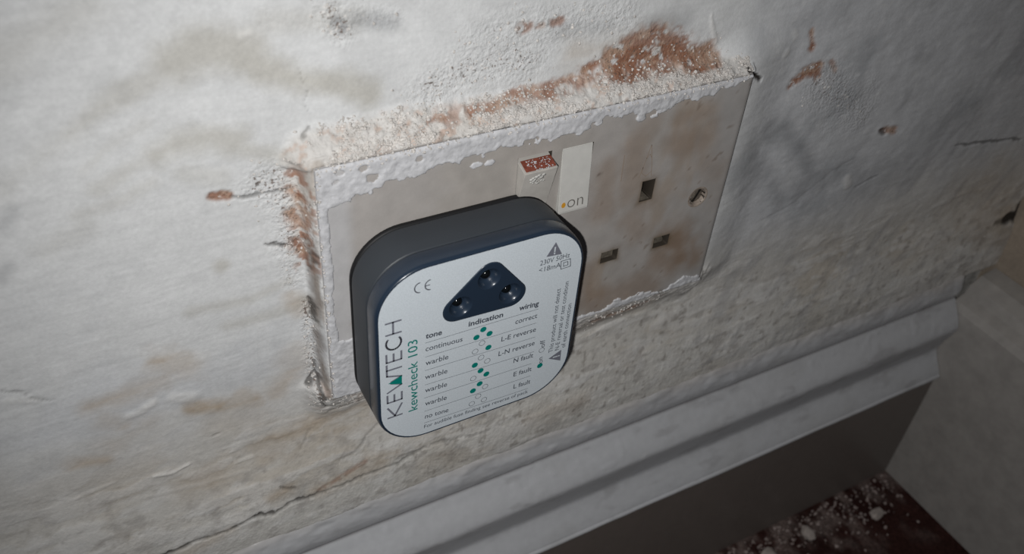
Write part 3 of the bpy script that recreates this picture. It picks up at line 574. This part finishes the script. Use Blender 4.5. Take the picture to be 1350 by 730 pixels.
# triangular window let into the panel, three sunk wells with a lamp in each
LOBE = [(-40.75, .35, 4.75), (-31.0, 9.55, 4.75), (-23.15, -.45, 4.75)]
def tri_outline(gr, n=14):
    out = []; k = 3
    for i in range(3):
        a, b, c = LOBE[i - 1], LOBE[i], LOBE[(i + 1) % 3]
        n1 = math.atan2(b[0] - a[0], -(b[1] - a[1])); n2 = math.atan2(c[0] - b[0], -(c[1] - b[1]))   # outward normals (lobes run clockwise)
        while n2 > n1: n2 -= 2 * math.pi
        for j in range(n + 1):
            w_ = n1 + (n2 - n1) * j / n
            out.append((b[0] + (b[2] + gr) * math.cos(w_), b[1] + (b[2] + gr) * math.sin(w_)))
    return out
def tri_outline_fixed(gr):
    o_ = tri_outline(gr)
    cxm = sum(p[0] for p in LOBE) / 3; czm = sum(p[1] for p in LOBE) / 3
    return o_
def cutter(gr, y0, y1):
    bm = bmesh.new(); loft(bm, [[P(x, y, z) for x, z in tri_outline(gr)] for y in (y0, y1)]); return mesh_bm('cut', bm, M['bezel'])
subtract(pan, [cutter(0, -25, -15)]); subtract(bez, [cutter(-.05, -25, -15.0)])
flat_sides(bez); flat_sides(case); flat_sides(bcov)
bm = bmesh.new(); loft(bm, [[P(x, -15.2, z) for x, z in tri_outline(-.1)], [P(x, -19.9, z) for x, z in tri_outline(-.1)], [P(x, -20.15, z) for x, z in tri_outline(-.3)], [P(x, -20.2, z) for x, z in tri_outline(-.6)]])
win = mesh_bm('lamp_window', bm, M['bezel'], t)
WELL = [(-39.9, .95), (-31.2, 8.35), (-23.9, .35)]
cuts = []
for wx, wz in WELL:
    bm = bmesh.new(); rg = lambda r, y: [P(wx + r * math.cos(2 * math.pi * k / 32), y, wz + r * math.sin(2 * math.pi * k / 32)) for k in range(32)]
    loft(bm, [rg(4.1, -20.8), rg(3.75, -20.2), rg(3.35, -19.85), rg(2.9, -19.0), rg(2.45, -18.1), rg(1.9, -17.6), rg(1.75, -16.6)]); cuts.append(mesh_bm('cut', bm, M['bezel']))
subtract(win, cuts)
for p in win.data.polygons: p.use_smooth = len(p.vertices) == 4
for wx, wz in WELL:
    bm = bmesh.new()
    loft(bm, [[P(wx + r * math.cos(2 * math.pi * k / 24), y, wz + r * math.sin(2 * math.pi * k / 24)) for k in range(24)] for r, y in ((1.6, -16.0), (1.6, -17.6), (1.5, -18.0), (1.25, -18.4), (.85, -18.75), (.35, -18.9))])
    mesh_bm('indicator_lamp', bm, M['lamp'], t, True)
# print on the panel
YP = -20.07
RULES = [([-50.73,-9.18],[-13.17,-9.74]),([-50.68,-14.9],[-13.38,-15.5]),([-50.74,-20.49],[-13.17,-21.58]),([-50.74,-26.67],[-12.99,-28.06]),([-50.81,-32.42],[-13.37,-33.31]),([-50.76,-38.48],[-13.31,-39.05]),([-50.83,-43.85],[-13.67,-44.83])]
TEXTS = [('tone', [-50.75, -7.45], [-45.57, -7.79]), ('indication', [-37.03, -7.97], [-25.53, -8.35]), ('wiring', [-20.16, -7.93], [-13.32, -8.31]), ('continuous', [-50.7, -12.59], [-38.76, -13.21]), ('warble', [-50.64, -18.41], [-43.24, -18.7]), ('warble', [-50.77, -24.31], [-43.39, -24.63]), ('warble', [-50.71, -30.06], [-43.35, -30.47]), ('warble', [-50.66, -35.96], [-43.32, -36.48]), ('no tone', [-50.6, -41.94], [-42.58, -42.55]), ('correct', [-21.0, -13.13], [-13.33, -13.32]), ('L-E reverse', [-25.42, -18.71], [-13.21, -19.14]), ('L-N reverse', [-25.98, -24.77], [-13.09, -25.04]), ('N fault', [-20.26, -30.23], [-13.09, -30.54]), ('E fault', [-19.74, -36.59], [-13.04, -36.72]), ('L fault', [-19.26, -42.49], [-12.96, -42.64]), ('For audible fuse finding see reverse of pack', [-50.81, -46.34], [-13.47, -47.0])]
FILLED = [[-31.94,-11.07],[-34.11,-13.52],[-29.72,-13.63],[-29.75,-19.43],[-34.09,-25.28],[-31.93,-28.59],[-29.77,-31.03],[-31.94,-34.47],[-34.19,-36.71],[-10.01,-35.68]]
OPEN = [[-32.07,-16.68],[-34.26,-19.33],[-32.05,-22.81],[-29.79,-25.22],[-34.33,-31.05],[-29.9,-36.66],[-32.17,-40.14],[-34.3,-42.67],[-29.95,-42.75],[-10.06,-28.6]]
DOTR = [[-32.89,-10.7],[-30.98,-11.45]]
VERT = [('on', [-9.06, -34.7], [-9.36, -31.84]), ('off', [-9.07, -27.49], [-9.3, -24.09]), ('This product will not detect', [-5.73, -31.12], [-5.95, -3.9]), ('N-E reversal or test condition', [-3.4, -31.04], [-3.31, -1.98]), ('of earth connection', [-1.06, -30.86], [-1.04, -11.85])]
BRAND = [[-58.24,-36.39],[-58.18,3.67],[-63.07,-35.78],[-62.57,3.52]]
MODEL = [[-53.12,-36.29],[-53.23,-6.51],[-56.7,-36.29]]
VOLT = [[-14.47,7.64],[-4.37,7.69]]
MA = [[-14.63,4.99],[-7.19,4.31]]
BOX = [[-7.19,6.96],[-3.95,6.99],[-3.56,3.98],[-6.94,3.87]]
WARN1 = [[-9.88,15.0],[-7.22,9.8],[-12.61,10.34]]
WARN2 = [[-6.99,-33.83],[-2.39,-31.54],[-2.16,-36.62]]
CE = [[-54.29,13.47],[-52.07,10.69],[-52.1,14.71],[-51.26,13.23],[-49.18,11.02],[-49.23,14.53]]
TRI = [[-45.42,0.3],[-44.57,-2.3],[-41.63,-4.51],[-23.18,-5.24],[-19.83,-3.83],[-18.53,0.25],[-20.25,4.68],[-28.22,12.9],[-30.68,14.17],[-33.79,13.63],[-44.13,3.2]]
LED = [[-40.9,2.89],[-32.4,10.18],[-25.24,2.33]]
HL = [[-38.21,-2.18],[-29.84,5.58],[-22.03,-2.14]]
bm = bmesh.new()
for a, b in RULES: stroke(bm, [a, b], .14, YP)
mesh_bm('table_rules', bm, M['ink'], pan)
bm = bmesh.new()
for body, a, b in TEXTS:
    bold = body in ('tone', 'indication', 'wiring'); foot = body.startswith('For')
    place(bm, body, a, b, 1.15 if foot else 1.5, YP, .028 if bold else (.008 if not foot else .004))
mesh_bm('table_lettering', bm, M['ink'], pan)
def disc(cx_, cz_, r, n=22): return [(cx_ + r * math.cos(2 * math.pi * k / n), cz_ + r * math.sin(2 * math.pi * k / n)) for k in range(n)]
bm = bmesh.new()
for x, z in FILLED: bm.faces.new([bm.verts.new(P(a, YP, b)) for a, b in disc(x, z, 1.05)])
mesh_bm('filled_dots', bm, M['teal'], pan)
bm = bmesh.new()
for x, z in OPEN: stroke(bm, disc(x, z, .98), .15, YP, True)
mesh_bm('open_dots', bm, M['ink'], pan)
# big vertical brand line: letters laid out upwards, tops to the left; u = along, v = up from the baseline
bm = bmesh.new(); BXR, BH = -58.2, 4.55; U0 = -36.3
def L_(pts, wd=.62): stroke(bm, [(BXR - v * BH, U0 + u) for u, v in pts], wd, YP)
K0, E0, W0, T0, E1, C0, H0 = .3, 7.0, 11.3, 17.3, 23.9, 28.2, 34.6
L_([(K0, 0), (K0, 1)]); L_([(K0 + 4.4, 1), (K0 + .3, .5), (K0 + 4.9, 0)])
for e0 in (E0, E1): L_([(e0 + 3.2, 0), (e0, 0), (e0, 1), (e0 + 3.2, 1)]); L_([(e0, .52), (e0 + 2.9, .52)])
L_([(W0, 1), (W0 + 2.2, 0), (W0 + 3.6, .72)]); L_([(W0 + 4.3, .72), (W0 + 5.6, 0), (W0 + 7.1, 1)])
L_([(T0 + 1.0, 1), (T0 + 5.6, 1)]); L_([(T0 + 3.4, 1), (T0 + 3.4, 0)])
L_([(C0 + 2.9 + 2.55 * math.cos(a_), .5 + .5 * math.sin(a_)) for a_ in [math.radians(q_) for q_ in range(48, 313, 12)]])
L_([(H0, 0), (H0, 1)]); L_([(H0 + 4.4, 0), (H0 + 4.4, 1)]); L_([(H0, .52), (H0 + 4.4, .52)])
mesh_bm('brand_lettering', bm, M['brand_ink'], pan)
bm = bmesh.new()
bm.faces.new([bm.verts.new(P(BXR - v * BH, YP - .01, U0 + u)) for u, v in ((W0 + 2.2, -.02), (W0 + 5.7, -.02), (W0 + 5.2, .25), (W0 + 3.95, .93), (W0 + 3.2, .6))])
place(bm, 'kewcheck 103', MODEL[0], MODEL[1], 2.25, YP, .004)
mesh_bm('model_lettering', bm, M['teal'], pan)
# warnings, ratings, approval mark
for body, a, b in VERT:
    bm = bmesh.new(); place(bm, body, a, b, 1.2 if len(body) > 4 else 1.35, YP, .002)
    mesh_bm('warning_lettering' if len(body) > 4 else 'lamp_key_lettering', bm, M['ink'], pan)
bm = bmesh.new(); place(bm, '230V 50Hz', VOLT[0], VOLT[1], 1.85, YP, .0, True); mesh_bm('voltage_lettering', bm, M['ink'], pan)
bm = bmesh.new(); place(bm, '<18mA', MA[0], (MA[1][0], MA[0][1] - .15), 1.85, YP, .0, True); mesh_bm('current_lettering', bm, M['ink'], pan)
bm = bmesh.new(); stroke(bm, BOX, .24, YP, True)
bc = (sum(p[0] for p in BOX) / 4, sum(p[1] for p in BOX) / 4)
stroke(bm, [(bc[0] + (p[0] - bc[0]) * .45, bc[1] + (p[1] - bc[1]) * .45) for p in BOX], .24, YP, True)
mesh_bm('double_square_symbol', bm, M['ink'], pan)
bm = bmesh.new()
for cxx in (-53.1, -50.0):
    cz_ = 12.5; R_ = 1.75
    stroke(bm, [(cxx + .55 + R_ * math.cos(math.radians(a_)) * .9, cz_ + R_ * math.sin(math.radians(a_))) for a_ in range(90, 271, 15)], .36, YP)
    if cxx > -52: stroke(bm, [(cxx - .9, cz_), (cxx + .35, cz_)], .36, YP)
mesh_bm('approval_mark', bm, M['brand_ink'], pan)
for T in (WARN1, WARN2):
    bm = bmesh.new(); bm.faces.new([bm.verts.new(P(x, YP, z)) for x, z in T]); mesh_bm('warning_triangle', bm, M['brand_ink'], pan)
    bm = bmesh.new(); ap = Vector(T[0]); mid = (Vector(T[1]) + Vector(T[2])) / 2; at = lambda s: tuple(ap + (mid - ap) * s)
    stroke(bm, [at(.38), at(.70)], .46, YP - .015); stroke(bm, [at(.80), at(.88)], .46, YP - .015)
    mesh_bm('exclamation_mark', bm, M['label'], pan)

# ---------------------------------------------------------------- plaster rubble on the floor
def chunk(seed, r, loc, flat=.6):
    rnd = random.Random(seed); bm = bmesh.new(); bmesh.ops.create_icosphere(bm, subdivisions=2, radius=1)
    dirs = [Vector((rnd.gauss(0, 1), rnd.gauss(0, 1), rnd.gauss(0, 1))).normalized() for _ in range(7)]; cut = [rnd.uniform(.55, .85) for _ in dirs]
    for v in bm.verts:
        for d, c_ in zip(dirs, cut):
            k = v.co.dot(d)
            if k > c_: v.co -= d * (k - c_)
        v.co *= 1 + rnd.uniform(-.04, .04)
        v.co = Vector((v.co.x * r, v.co.y * r * .75, v.co.z * r * flat)) * .001
    mz = min(v.co.z for v in bm.verts)
    for v in bm.verts: v.co.z -= mz
    o = mesh_bm('plaster_chunk', bm, M['rubble']); o.location = P(*loc); o.rotation_euler = (0, 0, rnd.uniform(0, 6.28))
    return o
CH = [(152, -25, 8, 'largest pale plaster chunk lying on the dark floor against the skirting'), (133, -31, 4.5, 'small plaster lump on the floor left of the largest chunk'),
      (186, -22, 5, 'flat plaster lump on the floor right of the largest chunk'), (231, -30, 5.5, 'plaster lump on the floor nearest the corner of the two skirting boards')]
for i, (x, y, r, lab) in enumerate(CH):
    o = chunk(i + 3, r, (x, y, FLOOR)); o['category'] = 'rubble'; o['label'] = lab
rng = np.random.default_rng(9); nq = 420
cp = np.c_[rng.uniform(95, 258, nq), -10 - np.abs(rng.normal(0, 13, nq)), np.full(nq, FLOOR)]; cr = rng.uniform(.3, 1.2, nq); cp[:, 2] += cr * .3
dst = crumbs('plaster_dust', None, M['dust'], cp, cr, rng); dst['label'] = 'scatter of pale plaster crumbs on the dark floor by the skirting'; dst['category'] = 'debris'
